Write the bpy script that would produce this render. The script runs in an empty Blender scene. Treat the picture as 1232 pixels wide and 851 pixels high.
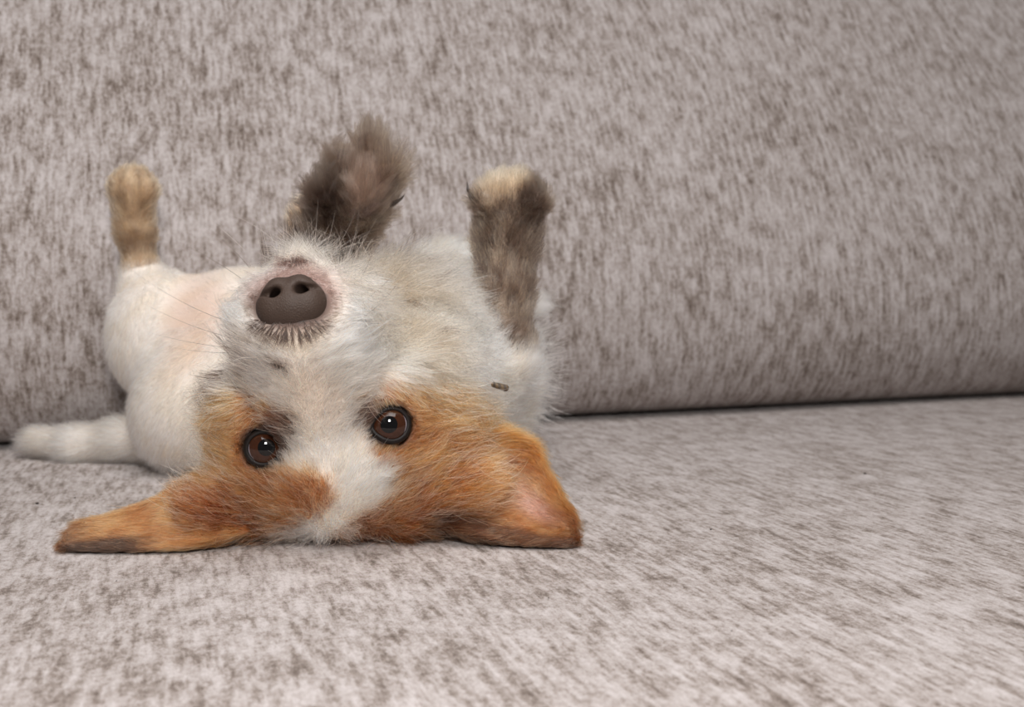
import bpy, math, random
import numpy as np
from mathutils import Vector, Matrix

# ------------------------------------------------------------------ camera, light, exposure
SC = bpy.context.scene
rng = np.random.default_rng(11)
IMG_W, IMG_H, FPX = 1232.0, 851.0, 1200.0
CAM_Z, YAW, PITCH = 0.123, math.radians(19.0), math.radians(-4.5)

cam_data = bpy.data.cameras.new('camera')
cam = bpy.data.objects.new('camera', cam_data)
SC.collection.objects.link(cam)
cam.location = (0, 0, CAM_Z)
cam.rotation_euler = (math.pi / 2 + PITCH, 0, -YAW)
cam_data.sensor_width = 36.0
cam_data.lens = 36.0 * FPX / IMG_W
cam_data.clip_start = 0.01
cam_data.dof.use_dof = True
cam_data.dof.focus_distance = 0.425
cam_data.dof.aperture_fstop = 12.0
SC.camera = cam

world = bpy.data.worlds.new('world')
SC.world = world
world.use_nodes = True
bg = world.node_tree.nodes['Background']
bg.inputs['Color'].default_value = (1.0, 0.965, 0.945, 1)
bg.inputs['Strength'].default_value = 0.11


def area_light(name, loc, target, sx, sy, power, color):
    d = bpy.data.lights.new(name, 'AREA')
    d.shape = 'RECTANGLE'
    d.size, d.size_y, d.energy, d.color = sx, sy, power, color
    o = bpy.data.objects.new(name, d)
    SC.collection.objects.link(o)
    o.location = loc
    o.rotation_euler = (Vector(target) - Vector(loc)).to_track_quat('-Z', 'Y').to_euler()
    return o


area_light('ceiling_light', (0.1, -0.15, 1.75), (0.15, 0.5, 0.0), 1.6, 1.2, 31.0, (1.0, 0.985, 0.975))
area_light('flash_head', (-0.02, -0.12, 0.37), (0.05, 0.5, 0.06), 0.11, 0.11, 3.7, (1.0, 0.98, 0.955))

SC.view_settings.view_transform = 'Standard'
SC.view_settings.look = 'None'
SC.view_settings.exposure = 0.0
SC.view_settings.gamma = 1.0
SC.view_settings.use_curve_mapping = False

# camera axes, used to turn measured picture positions plus a distance into places in the room
CX = np.array([math.cos(YAW), -math.sin(YAW), 0.0])
_F = np.array([math.sin(YAW) * math.cos(PITCH), math.cos(YAW) * math.cos(PITCH), math.sin(PITCH)])
CY = np.cross(CX, _F)
C0 = np.array([0, 0, CAM_Z])


def at(px, py, d):
    return C0 + d * (_F + CX * (px - IMG_W / 2) / FPX - CY * (py - IMG_H / 2) / FPX)


def to_px(p):
    q = np.asarray(p) - C0
    w = q @ _F
    return np.stack([IMG_W / 2 + FPX * (q @ CX) / w, IMG_H / 2 - FPX * (q @ CY) / w, w], -1)


def unit(v):
    v = np.asarray(v, float)
    return v / np.maximum(np.linalg.norm(v, axis=-1, keepdims=True), 1e-12)


def sm(a, b, x):
    t = np.clip((x - a) / (b - a), 0, 1)
    return t * t * (3 - 2 * t)


def srgb(r, g, b):
    c = np.array([r, g, b], float) / 255
    return np.where(c <= 0.04045, c / 12.92, ((c + 0.055) / 1.055) ** 2.4)


# ------------------------------------------------------------------ helpers
def link(name, data, parent=None, **props):
    o = bpy.data.objects.new(name, data)
    SC.collection.objects.link(o)
    if parent is not None:
        o.parent = parent
    for k, v in props.items():
        o[k] = v
    return o


def mesh_from(name, verts, faces, mat, smooth=True):
    me = bpy.data.meshes.new(name)
    me.from_pydata([tuple(map(float, v)) for v in verts], [], [tuple(map(int, f)) for f in faces])
    if mat:
        me.materials.append(mat)
    if smooth:
        me.polygons.foreach_set('use_smooth', [True] * len(me.polygons))
    me.update()
    return me


def new_mat(name):
    m = bpy.data.materials.new(name)
    m.use_nodes = True
    nt = m.node_tree
    return m, nt, nt.nodes, nt.links, nt.nodes['Principled BSDF']


def ramp(ns, stops):
    r = ns.new('ShaderNodeValToRGB')
    el = r.color_ramp.elements
    while len(el) < len(stops):
        el.new(0.5)
    for e, (p, c) in zip(el, stops):
        e.position = p
        e.color = (*c, 1)
    return r


def value_noise(p, freq, seed=0):
    """Smooth 3D value noise on world points, 0..1."""
    q = p * freq
    i = np.floor(q).astype(np.int64)
    f = q - i
    f = f * f * (3 - 2 * f)
    out = np.zeros(len(p))
    for dx in (0, 1):
        for dy in (0, 1):
            for dz in (0, 1):
                h = (i[:, 0] + dx) * 374761393 + (i[:, 1] + dy) * 668265263 + (i[:, 2] + dz) * 2147483647 + seed * 974634541
                h = (h ^ (h >> 13)) * 1274126177
                h = ((h ^ (h >> 16)) & 0xFFFF) / 65535.0
                w = (f[:, 0] if dx else 1 - f[:, 0]) * (f[:, 1] if dy else 1 - f[:, 1]) * (f[:, 2] if dz else 1 - f[:, 2])
                out += w * h
    return out


# ------------------------------------------------------------------ implicit surfaces
class Shape:
    """A list of rounded limbs and ellipsoids merged smoothly into one skin."""

    def __init__(self):
        self.items = []

    def limb(self, a, b, ra, rb, k=0.012, tag='body', flow=None):
        a, b = np.asarray(a, float), np.asarray(b, float)
        self.items.append(dict(t='l', a=a, b=b, ra=ra, rb=rb, k=k, tag=tag, flow=unit(b - a) if flow is None else unit(flow)))

    def ball(self, c, radii, axes=None, k=0.012, tag='body', flow=(0, 0, 1), cut=False):
        self.items.append(dict(t='e', c=np.asarray(c, float), r=np.asarray(radii, float) * np.ones(3), M=np.eye(3) if axes is None else np.asarray(axes, float), k=k, tag=tag, flow=unit(flow), cut=cut))

    def dist(self, it, p):
        if it['t'] == 'l':
            ba = it['b'] - it['a']
            q = p - it['a']
            t = np.clip(q @ ba / (ba @ ba), 0, 1)
            return np.linalg.norm(q - t[:, None] * ba, axis=1) - (it['ra'] + (it['rb'] - it['ra']) * t)
        q = (p - it['c']) @ it['M'].T
        k0 = np.linalg.norm(q / it['r'], axis=1)
        k1 = np.linalg.norm(q / it['r'] ** 2, axis=1)
        return np.where(k0 < 1e-6, -it['r'].min(), k0 * (k0 - 1) / np.maximum(k1, 1e-9))

    def f(self, p):
        out = None
        for it in self.items:
            d = self.dist(it, p)
            k = it['k']
            if out is None:
                out = d
            elif it.get('cut'):
                h = np.maximum(k - np.abs(out + d), 0) / k
                out = np.maximum(out, -d) + h * h * k * 0.25
            else:
                h = np.maximum(k - np.abs(out - d), 0) / k
                out = np.minimum(out, d) - h * h * k * 0.25
        return out

    def grad(self, p, e=4e-4):
        g = np.stack([self.f(p + np.eye(3)[i] * e) - self.f(p - np.eye(3)[i] * e) for i in range(3)], 1)
        return unit(g)

    def mesh(self, lo, hi, h):
        lo, hi = np.asarray(lo, float), np.asarray(hi, float)
        cs = 5
        n = np.ceil((hi - lo) / (h * cs)).astype(int)
        N = n * cs
        ax = [lo[i] + np.arange(n[i]) * h * cs + (cs - 1) * h / 2 for i in range(3)]
        G = np.stack(np.meshgrid(*ax, indexing='ij'), -1).reshape(-1, 3)
        near = (np.abs(self.f(G)) < h * cs * 1.6).reshape(n)
        sgn = np.where(self.f(G) < 0, -1.0, 1.0).reshape(n)
        F = np.repeat(np.repeat(np.repeat(sgn, cs, 0), cs, 1), cs, 2) * h
        mask = np.repeat(np.repeat(np.repeat(near, cs, 0), cs, 1), cs, 2)
        idx = np.argwhere(mask)
        F[mask] = np.concatenate([self.f(c) for c in np.array_split(lo + idx * h, max(1, len(idx) // 400000))])
        V, Q = surface_nets(F, lo, h)
        for _ in range(2):
            V = V - self.grad(V) * self.f(V)[:, None]
        return V, Q


def surface_nets(F, lo, h):
    S = F < 0
    nx, ny, nz = F.shape
    corners = [(a, b, c) for a in (0, 1) for b in (0, 1) for c in (0, 1)]
    cnt = sum(S[a:nx - 1 + a, b:ny - 1 + b, c:nz - 1 + c].astype(np.int8) for a, b, c in corners)
    cell = (cnt > 0) & (cnt < 8)
    ci = np.argwhere(cell)
    ids = -np.ones(cell.shape, np.int64)
    ids[cell] = np.arange(len(ci))
    acc = np.zeros((len(ci), 3))
    num = np.zeros(len(ci))
    for i, c0 in enumerate(corners):
        for c1 in corners[i + 1:]:
            if sum(abs(x - y) for x, y in zip(c0, c1)) != 1:
                continue
            f0 = F[ci[:, 0] + c0[0], ci[:, 1] + c0[1], ci[:, 2] + c0[2]]
            f1 = F[ci[:, 0] + c1[0], ci[:, 1] + c1[1], ci[:, 2] + c1[2]]
            x = (f0 < 0) != (f1 < 0)
            t = np.where(x, f0 / np.where(x, f0 - f1, 1), 0)
            p = np.array(c0) + t[:, None] * (np.array(c1) - np.array(c0))
            acc += np.where(x[:, None], p, 0)
            num += x
    V = lo + (ci + acc / num[:, None]) * h
    quads = []
    for axis in range(3):
        sl0 = [slice(1, -1)] * 3
        sl1 = [slice(1, -1)] * 3
        sl0[axis], sl1[axis] = slice(0, -1), slice(1, None)
        a, b = S[tuple(sl0)], S[tuple(sl1)]
        for val, flip in ((True, False), (False, True)):
            e = np.argwhere((a != b) & (a == val))
            off = np.ones(3, int)
            off[axis] = 0
            e = e + off
            u, v = [i for i in range(3) if i != axis]
            q = []
            for du, dv in ((-1, -1), (0, -1), (0, 0), (-1, 0)):
                c = e.copy()
                c[:, u] += du
                c[:, v] += dv
                q.append(ids[c[:, 0], c[:, 1], c[:, 2]])
            q = np.stack(q, 1)
            if (axis == 1) != flip:
                q = q[:, ::-1]
            quads.append(q)
    Q = np.concatenate(quads)
    return V, Q[(Q >= 0).all(1)]


# ------------------------------------------------------------------ fur
def scatter(V, Q, n, weight=None, normals=None):
    T = np.concatenate([Q[:, [0, 1, 2]], Q[:, [0, 2, 3]]])
    a, b, c = V[T[:, 0]], V[T[:, 1]], V[T[:, 2]]
    fn = np.cross(b - a, c - a)
    w = np.linalg.norm(fn, axis=1) / 2
    if weight is not None:
        w = w * weight((a + b + c) / 3)
    pick = rng.choice(len(T), n, p=w / w.sum())
    r1, r2 = np.sqrt(rng.random(n)), rng.random(n)
    k = np.stack([1 - r1, r1 * (1 - r2), r1 * r2], 1)
    P = (a[pick] * k[:, :1] + b[pick] * k[:, 1:2] + c[pick] * k[:, 2:])
    if normals is None:
        normals = vnormals(V, Q)
    t = T[pick]
    Nn = unit(normals[t[:, 0]] * k[:, :1] + normals[t[:, 1]] * k[:, 1:2] + normals[t[:, 2]] * k[:, 2:])
    return P, Nn


def vnormals(V, Q):
    nn = np.zeros_like(V)
    fn = np.cross(V[Q[:, 2]] - V[Q[:, 0]], V[Q[:, 3]] - V[Q[:, 1]])
    for i in range(4):
        np.add.at(nn, Q[:, i], fn)
    return unit(nn)


def nearest(points, seeds):
    """Index of the nearest seed for each point."""
    from mathutils import kdtree
    kd = kdtree.KDTree(len(seeds))
    for i, s in enumerate(seeds):
        kd.insert(s, i)
    kd.balance()
    return np.array([kd.find(p)[1] for p in points])


def make_fur(name, parent, P, Nn, flow, length, color, mat, lift=0.35, radius=8e-5, k=6, clump=0.35, clump_n=14, wave=0.15, droop=0.1, rnd=0.18, rand_len=0.35):
    n = len(P)
    lift = np.broadcast_to(lift, n).copy()
    length = np.broadcast_to(length, n) * (1 + rand_len * (rng.random(n) * 1.6 - 1))
    radius = np.broadcast_to(radius, n)
    clump = np.broadcast_to(clump, n)
    flow = flow - (flow * Nn).sum(1, keepdims=True) * Nn
    flow = unit(flow + rng.normal(0, rnd, (n, 3)))
    wob1, wob2 = rng.normal(0, 1, (n, 3)), rng.normal(0, 1, (n, 3))
    pts = np.zeros((n, k, 3))
    pts[:, 0] = P - Nn * 4e-4
    cur = pts[:, 0].copy()
    lift = lift * (1 + 0.5 * rng.normal(0, 1, n))
    for j in range(1, k):
        t = (j - 0.5) / (k - 1)
        d = flow + Nn * (lift * (1.25 - t * 0.9))[:, None] + wave * (wob1 * t + wob2 * math.sin(t * 5))
        d[:, 2] -= droop * t
        cur = cur + unit(d) * (length / (k - 1))[:, None]
        pts[:, j] = cur
    if clump_n > 1 and np.max(clump) > 0:
        seeds = rng.choice(n, max(1, n // clump_n), replace=False)
        own = seeds[nearest(P, P[seeds])]
        tip = pts[own] - pts[own][:, :1] + P[own][:, None]
        for j in range(1, k):
            w = (clump * (j / (k - 1)) ** 1.3)[:, None]
            pts[:, j] = pts[:, j] * (1 - w) + tip[:, j] * w
    pts[:, :, 2] = np.maximum(pts[:, :, 2], 0.0006)
    color = np.clip(color * np.exp(rng.normal(0, 0.26, (n, 1))), 0, 0.93)
    cu = bpy.data.hair_curves.new(name)
    cu.add_curves([k] * n)
    cu.points.foreach_set('position', (pts - np.array(DOG.location)).reshape(-1).astype(np.float32))
    prof = np.linspace(1.0, 0.15, k) ** 0.8
    a = cu.attributes.get('radius') or cu.attributes.new('radius', 'FLOAT', 'POINT')
    a.data.foreach_set('value', (radius[:, None] * prof).reshape(-1).astype(np.float32))
    a = cu.attributes.new('coat', 'FLOAT_COLOR', 'CURVE')
    a.data.foreach_set('color', np.concatenate([color, np.ones((n, 1))], 1).reshape(-1).astype(np.float32))
    cu.materials.append(mat)
    return link(name, cu, parent, kind='stuff')


def fur_material():
    m, nt, ns, ln, pb = new_mat('dog_fur')
    at_ = ns.new('ShaderNodeAttribute')
    at_.attribute_name = 'coat'
    hair = ns.new('ShaderNodeBsdfHairPrincipled')
    hair.model = 'CHIANG'
    hair.parametrization = 'COLOR'
    hair.inputs['Roughness'].default_value = 0.42
    hair.inputs['Radial Roughness'].default_value = 0.65
    hair.inputs['Coat'].default_value = 0.0
    ln.new(at_.outputs['Color'], hair.inputs['Color'])
    ln.new(hair.outputs[0], ns['Material Output'].inputs['Surface'])
    ns.remove(pb)
    return m


def skin_material(name, rough=0.7):
    m, nt, ns, ln, pb = new_mat(name)
    at_ = ns.new('ShaderNodeAttribute')
    at_.attribute_name = 'coat'
    ln.new(at_.outputs['Color'], pb.inputs['Base Color'])
    pb.inputs['Roughness'].default_value = rough
    nz = ns.new('ShaderNodeTexNoise')
    nz.inputs['Scale'].default_value = 600
    bp = ns.new('ShaderNodeBump')
    bp.inputs['Strength'].default_value = 0.3
    bp.inputs['Distance'].default_value = 0.0005
    ln.new(nz.outputs['Fac'], bp.inputs['Height'])
    ln.new(bp.outputs['Normal'], pb.inputs['Normal'])
    return m


def set_coat(me, col):
    a = me.attributes.new('coat', 'FLOAT_COLOR', 'POINT')
    a.data.foreach_set('color', np.concatenate([col, np.ones((len(col), 1))], 1).reshape(-1).astype(np.float32))


FUR = fur_material()
SKIN = skin_material('dog_skin')


# ------------------------------------------------------------------ setting: floor and wall behind
def plain_mat(name, c, rough=0.8):
    m, nt, ns, ln, pb = new_mat(name)
    nz = ns.new('ShaderNodeTexNoise')
    nz.inputs['Scale'].default_value = 6
    r = ramp(ns, [(0.3, tuple(c * 0.9)), (0.7, tuple(c))])
    ln.new(nz.outputs['Fac'], r.inputs['Fac'])
    ln.new(r.outputs['Color'], pb.inputs['Base Color'])
    pb.inputs['Roughness'].default_value = rough
    return m


fl = mesh_from('floor', [(-2, -2, -0.45), (3, -2, -0.45), (3, 1.75, -0.45), (-2, 1.75, -0.45)], [(0, 1, 2, 3)], plain_mat('floor_boards', srgb(150, 120, 95), 0.5), False)
link('floor', fl, kind='structure')
wl = mesh_from('wall_back', [(-2, 1.75, -0.45), (3, 1.75, -0.45), (3, 1.75, 2.0), (-2, 1.75, 2.0)], [(3, 2, 1, 0)], plain_mat('wall_paint', srgb(222, 214, 206)), False)
link('wall_back', wl, kind='structure')


# ------------------------------------------------------------------ sofa
def fabric_material():
    m, nt, ns, ln, pb = new_mat('chenille_fabric')
    uv = ns.new('ShaderNodeUVMap')

    def noise(scale_u, scale_v, detail, rough, off=0.0, lac=2.0):
        mp = ns.new('ShaderNodeMapping')
        mp.inputs['Scale'].default_value = (scale_u, scale_v, 1)
        mp.inputs['Location'].default_value = (off, off * 1.7, 0)
        ln.new(uv.outputs['UV'], mp.inputs['Vector'])
        t = ns.new('ShaderNodeTexNoise')
        t.noise_dimensions = '2D'
        t.inputs['Scale'].default_value = 1
        t.inputs['Detail'].default_value = detail
        t.inputs['Roughness'].default_value = rough
        t.inputs['Lacunarity'].default_value = lac
        ln.new(mp.outputs['Vector'], t.inputs['Vector'])
        return t.outputs['Fac']

    def math_(op, a, b):
        n_ = ns.new('ShaderNodeMath')
        n_.operation = op
        for i, x in enumerate((a, b)):
            if isinstance(x, (int, float)):
                n_.inputs[i].default_value = x
            else:
                ln.new(x, n_.inputs[i])
        return n_.outputs[0]

    streak = noise(240, 44, 2, 0.5)
    rib = noise(560, 110, 2, 0.5, 5.2)
    grain = noise(400, 280, 3, 0.7, 3.1)
    patch = noise(75, 50, 3, 0.6, 9.4)
    wide = noise(16, 9, 2, 0.5, 7.7)
    fine = noise(1500, 1000, 2, 0.6, 1.3)
    s = math_('ADD', math_('MULTIPLY', streak, 0.26), math_('MULTIPLY', patch, 0.22))
    s = math_('ADD', s, math_('MULTIPLY', wide, 0.10))
    s = math_('ADD', s, math_('MULTIPLY', grain, 0.28))
    s = math_('ADD', s, math_('MULTIPLY', rib, 0.14))
    s = math_('ADD', s, math_('MULTIPLY', math_('SUBTRACT', fine, 0.5), 0.16))
    r = ramp(ns, [(0.35, tuple(srgb(92, 79, 72))), (0.43, tuple(srgb(131, 119, 112))), (0.495, tuple(srgb(161, 151, 147))), (0.61, tuple(srgb(189, 181, 180)))])
    ln.new(s, r.inputs['Fac'])
    ln.new(r.outputs['Color'], pb.inputs['Base Color'])
    pb.inputs['Roughness'].default_value = 0.9
    pb.inputs['Specular IOR Level'].default_value = 0.11
    pb.inputs['Sheen Weight'].default_value = 0.12
    pb.inputs['Sheen Roughness'].default_value = 0.5
    bp = ns.new('ShaderNodeBump')
    bp.inputs['Strength'].default_value = 0.55
    bp.inputs['Distance'].default_value = 0.0012
    ln.new(math_('ADD', s, math_('MULTIPLY', fine, 0.5)), bp.inputs['Height'])
    ln.new(bp.outputs['Normal'], pb.inputs['Normal'])
    return m


FABRIC = fabric_material()
SEAM_Y = 0.767
sofa = link('sofa', None, None, label='light grey-brown sofa in streaky chenille fabric, dog lying on its seat', category='sofa')
sofa.location = (0.3, 0.5, -0.45)


def sweep(name, profile, x0, x1, nx, bend, parent, base=(0.3, 0.5, -0.45)):
    """Sweep a (y, z) profile along the length of the sofa; UVs in metres; ends closed."""
    prof = np.array(profile, float)
    seg = np.linalg.norm(np.diff(prof, axis=0), axis=1)
    s = np.concatenate([[0], np.cumsum(seg)])
    xs = np.linspace(x0, x1, nx)
    m = len(prof)
    V = np.zeros((nx, m, 3))
    V[:, :, 0] = xs[:, None]
    V[:, :, 1] = prof[None, :, 0]
    V[:, :, 2] = prof[None, :, 1]
    V = bend(V)
    verts = (V - np.array(base)).reshape(-1, 3)
    faces = [(i * m + j, i * m + j + 1, (i + 1) * m + j + 1, (i + 1) * m + j) for i in range(nx - 1) for j in range(m - 1)]
    faces += [tuple(range(m - 1, -1, -1)), tuple((nx - 1) * m + j for j in range(m))]
    me = mesh_from(name, verts, faces, FABRIC)
    uvl = me.uv_layers.new(name='UVMap')
    li = np.zeros(len(me.loops), np.int32)
    me.loops.foreach_get('vertex_index', li)
    uvs = np.stack([xs[li // m], s[li % m]], 1)
    uvl.data.foreach_set('uv', uvs.reshape(-1).astype(np.float32))
    return link(name, me, parent)


def arc(cy, cz, r, a0, a1, n):
    return [(cy + r * math.cos(math.radians(a)), cz + r * math.sin(math.radians(a))) for a in np.linspace(a0, a1, n)]


# seat cushion: front bottom -> rounded front edge -> flat top -> under the back cushion
seat_prof = [(1.0, -0.17), (0.16, -0.17)] + arc(0.16, -0.14, 0.03, 270, 180, 5)[1:] + arc(0.17, -0.04, 0.04, 180, 90, 9) \
    + [(y, 0.0) for y in np.linspace(0.18, 1.0, 60)] + [(1.0, -0.17)]


def seat_bend(V):
    x, y, z = V[..., 0], V[..., 1], V[..., 2]
    w = (z > -0.005)
    V[..., 2] = z + w * (0.0012 * np.sin(x * 9 + 1.0) * np.sin(y * 11))
    return V


sweep('seat_cushion', seat_prof, -1.3, 2.1, 180, seat_bend, sofa)

back_prof = [(SEAM_Y + 0.22, 0.004), (SEAM_Y + 0.05, 0.002), (SEAM_Y + 0.022, 0.004), (SEAM_Y + 0.006, 0.012), (SEAM_Y - 0.004, 0.024), (SEAM_Y - 0.013, 0.044),
             (SEAM_Y - 0.018, 0.072), (SEAM_Y - 0.017, 0.105), (SEAM_Y - 0.008, 0.145), (SEAM_Y + 0.007, 0.185), (SEAM_Y + 0.026, 0.225), (SEAM_Y + 0.048, 0.265),
             (SEAM_Y + 0.072, 0.305), (SEAM_Y + 0.098, 0.345), (SEAM_Y + 0.124, 0.385), (SEAM_Y + 0.15, 0.425), (SEAM_Y + 0.182, 0.465), (SEAM_Y + 0.22, 0.49), (SEAM_Y + 0.26, 0.495),
             (SEAM_Y + 0.30, 0.48), (SEAM_Y + 0.32, 0.44), (SEAM_Y + 0.32, 0.02), (SEAM_Y + 0.22, 0.004)]


def refine(prof, n):
    p = np.array(prof)
    s = np.concatenate([[0], np.cumsum(np.linalg.norm(np.diff(p, axis=0), axis=1))])
    # Catmull-Rom through the points
    out = []
    for i in range(len(p) - 1):
        p0, p1, p2, p3 = p[max(i - 1, 0)], p[i], p[i + 1], p[min(i + 2, len(p) - 1)]
        for t in np.linspace(0, 1, n, endpoint=False):
            out.append(0.5 * ((2 * p1) + (-p0 + p2) * t + (2 * p0 - 5 * p1 + 4 * p2 - p3) * t * t + (-p0 + 3 * p1 - 3 * p2 + p3) * t ** 3))
    out.append(p[-1])
    return [tuple(q) for q in out]


def back_bend(V):
    x, z = V[..., 0], V[..., 2]
    V[..., 1] += 0.004 * np.sin(x * 5.0 + 0.6) * sm(0.0, 0.1, z) - 0.008 * (x - 0.25) ** 2 * sm(-1, 0, z)
    return V


sweep('back_cushion', refine(back_prof, 3), -1.3, 2.1, 140, back_bend, sofa)

base_prof = [(0.20, -0.42), (0.20, -0.175), (1.10, -0.175), (1.10, -0.42), (0.20, -0.42)]
sweep('sofa_base', base_prof, -1.28, 2.08, 4, lambda V: V, sofa)
leg_mat = plain_mat('dark_wood', srgb(70, 48, 34), 0.4)
leg_v = [(sx * w, sy * w, z) for z, w in ((0.0, 0.02), (0.035, 0.028)) for sx, sy in ((-1, -1), (1, -1), (1, 1), (-1, 1))]
leg_me = mesh_from('leg', leg_v, [(0, 3, 2, 1), (4, 5, 6, 7), (0, 1, 5, 4), (1, 2, 6, 5), (2, 3, 7, 6), (3, 0, 4, 7)], leg_mat, False)
for lx, ly in ((-1.2, 0.28), (2.0, 0.28), (-1.2, 1.02), (2.0, 1.02)):
    o = link('leg', leg_me, sofa)
    o.location = (lx - 0.3, ly - 0.5, -0.002)

# ------------------------------------------------------------------ the dog: skeleton of the body surface
E = at(393.5, 525, 0.440)                       # midway between the two eyes
NOSE = at(350, 364, 0.398)
_e = CX * 0.984 + CY * 0.177                    # along the line of the eyes
_dv = NOSE - E
R_ = unit(_e - 0.0 * _dv)
_m = unit(_dv - (_dv @ R_) * R_ * 1.0)          # within the plane of symmetry
_a = math.radians(9.0)                          # the muzzle runs slightly below the line of the eyes
_up = np.cross(R_, _m)
if _up @ _F > 0:
    _up = -_up
N_ = unit(_m * math.cos(_a) + _up * math.sin(_a) + R_ * (_dv @ R_) / np.linalg.norm(_dv) * 0.9)
D_ = np.cross(R_, N_)
if D_ @ _F > 0:
    D_ = -D_
R_ = unit(np.cross(N_, D_)) * (1 if np.cross(N_, D_) @ R_ > 0 else -1)
HEAD_AXES = np.stack([R_, N_, D_])


def hd(r, n, d):
    """Head frame in centimetres: r to picture right, n towards the nose, d towards the crown side."""
    return E + (R_ * r + N_ * n + D_ * d) * 0.01


def to_hd(p):
    return (np.asarray(p) - E) @ HEAD_AXES.T * 100


# face chart: a flat chart fixed to the head, in units of 0.3667 mm, used for the coat markings
AX = unit(E - C0)
CHX = unit(CX - (CX @ AX) * AX)
CHY = np.cross(AX, CHX)
if CHY @ CY > 0:
    CHY = -CHY


def chart(p):
    q = np.asarray(p) - E
    return np.stack([393.5 + (q @ CHX) / 3.667e-4, 525 + (q @ CHY) / 3.667e-4], -1)


EYE_C = [at(320, 538, 0.4395), at(468.5, 511, 0.4395)]
EYE_R = 0.0094

_t = math.radians(20)
NAX = np.stack([R_, N_ * math.cos(_t) + D_ * math.sin(_t), D_ * math.cos(_t) - N_ * math.sin(_t)])


def nh(r, n, d):
    return NOSE + (NAX[0] * r + NAX[1] * n + NAX[2] * d) * 0.01


B = Shape()
# torso, on its back, curving away to the rump
B.ball(at(522, 450, 0.590), (0.047, 0.05, 0.054), k=0.03, tag='white', flow=CX * 0.6 + CY * -0.5)
B.limb(at(470, 460, 0.505), at(525, 440, 0.57), 0.042, 0.046, k=0.03, tag='white', flow=CX + CY * 0.1)
B.limb(at(500, 440, 0.60), at(380, 440, 0.64), 0.052, 0.050, k=0.03, tag='white', flow=-CX)
B.limb(at(380, 440, 0.64), at(255, 478, 0.628), 0.048, 0.042, k=0.03, tag='body', flow=-CX * 0.6 - CY)
B.ball(at(232, 505, 0.625), (0.034, 0.034, 0.032), k=0.02, tag='body', flow=-CX * 0.4 - CY)
B.ball(at(290, 405, 0.66), (0.050, 0.046, 0.046), k=0.03, tag='belly', flow=-CX * 0.5 + CY * 0.5)
# near hind leg: thigh, then the foot held straight up
B.ball(at(197, 408, 0.655), (0.035, 0.034, 0.040), k=0.02, tag='body', flow=-CY + CX * 0.15)
B.limb(at(197, 380, 0.655), at(176, 345, 0.665), 0.026, 0.015, k=0.015, tag='body', flow=CY)
B.limb(at(172, 345, 0.665), at(162, 275, 0.66), 0.0105, 0.0100, k=0.012, tag='hind', flow=CY)
B.limb(at(162, 275, 0.66), at(159, 232, 0.652), 0.0115, 0.0140, k=0.01, tag='hind', flow=CY)
for tx, ty in ((147, 222), (157, 214), (168, 216), (177, 228)):
    B.limb(at(160, 245, 0.652), at(tx, ty, 0.646), 0.008, 0.0068, k=0.006, tag='hindtoe', flow=CY)
# tail
B.limb(at(205, 530, 0.64), at(150, 528, 0.655), 0.014, 0.012, k=0.012, tag='tail')
B.limb(at(150, 528, 0.655), at(95, 536, 0.662), 0.012, 0.011, k=0.008, tag='tail')
B.limb(at(95, 536, 0.662), at(42, 530, 0.672), 0.011, 0.008, k=0.008, tag='tail')
# far hind leg, its knee and foot just showing past the chest
B.ball(at(536, 350, 0.69), (0.026, 0.026, 0.027), k=0.02, tag='white', flow=CX * 0.4 + CY)
B.limb(at(520, 400, 0.67), at(545, 350, 0.69), 0.03, 0.022, k=0.02, tag='white')
B.limb(at(570, 385, 0.675), at(640, 366, 0.68), 0.008, 0.0045, k=0.01, tag='white')
# right foreleg, upright with the paw folded over
B.limb(at(560, 472, 0.575), at(602, 428, 0.540), 0.020, 0.0150, k=0.012, tag='white', flow=CX * 0.2 + CY)
B.limb(at(602, 428, 0.540), at(606, 350, 0.545), 0.0155, 0.0128, k=0.012, tag='fore', flow=CY)
B.limb(at(606, 350, 0.545), at(610, 290, 0.548), 0.0128, 0.0145, k=0.01, tag='fore', flow=CY)
B.limb(at(610, 290, 0.549), at(614, 252, 0.543), 0.0150, 0.0160, k=0.01, tag='fore', flow=CY)
for tx, ty in ((587, 240), (605, 228), (625, 227), (641, 242)):
    B.limb(at(614, 262, 0.543), at(tx, ty, 0.534), 0.0100, 0.0080, k=0.006, tag='foretoe', flow=CY)
# left foreleg, bent, pads to the front
B.limb(at(470, 420, 0.57), at(405, 345, 0.575), 0.026, 0.016, k=0.02, tag='fore2', flow=CY)
B.limb(at(405, 345, 0.575), at(372, 262, 0.562), 0.0145, 0.0115, k=0.012, tag='tan2', flow=CY)
B.limb(at(395, 300, 0.56), at(428, 232, 0.535), 0.016, 0.0175, k=0.012, tag='paw2', flow=CY)
for tx, ty in ((395, 236), (414, 204), (446, 184), (466, 206)):
    B.limb(at(428, 245, 0.537), at(tx, ty, 0.528), 0.0105, 0.0078, k=0.006, tag='pawtoe2', flow=CY)

# head
H0 = len(B.items)


def hball(c, r, k=0.012, cut=False, tag='head'):
    B.ball(hd(*c), np.array(r) * 0.01, HEAD_AXES, k=k, tag=tag, cut=cut)


def hlimb(a, b, ra, rb, k=0.012, tag='head'):
    B.limb(hd(*a), hd(*b), ra * 0.01, rb * 0.01, k=k, tag=tag)


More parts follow.
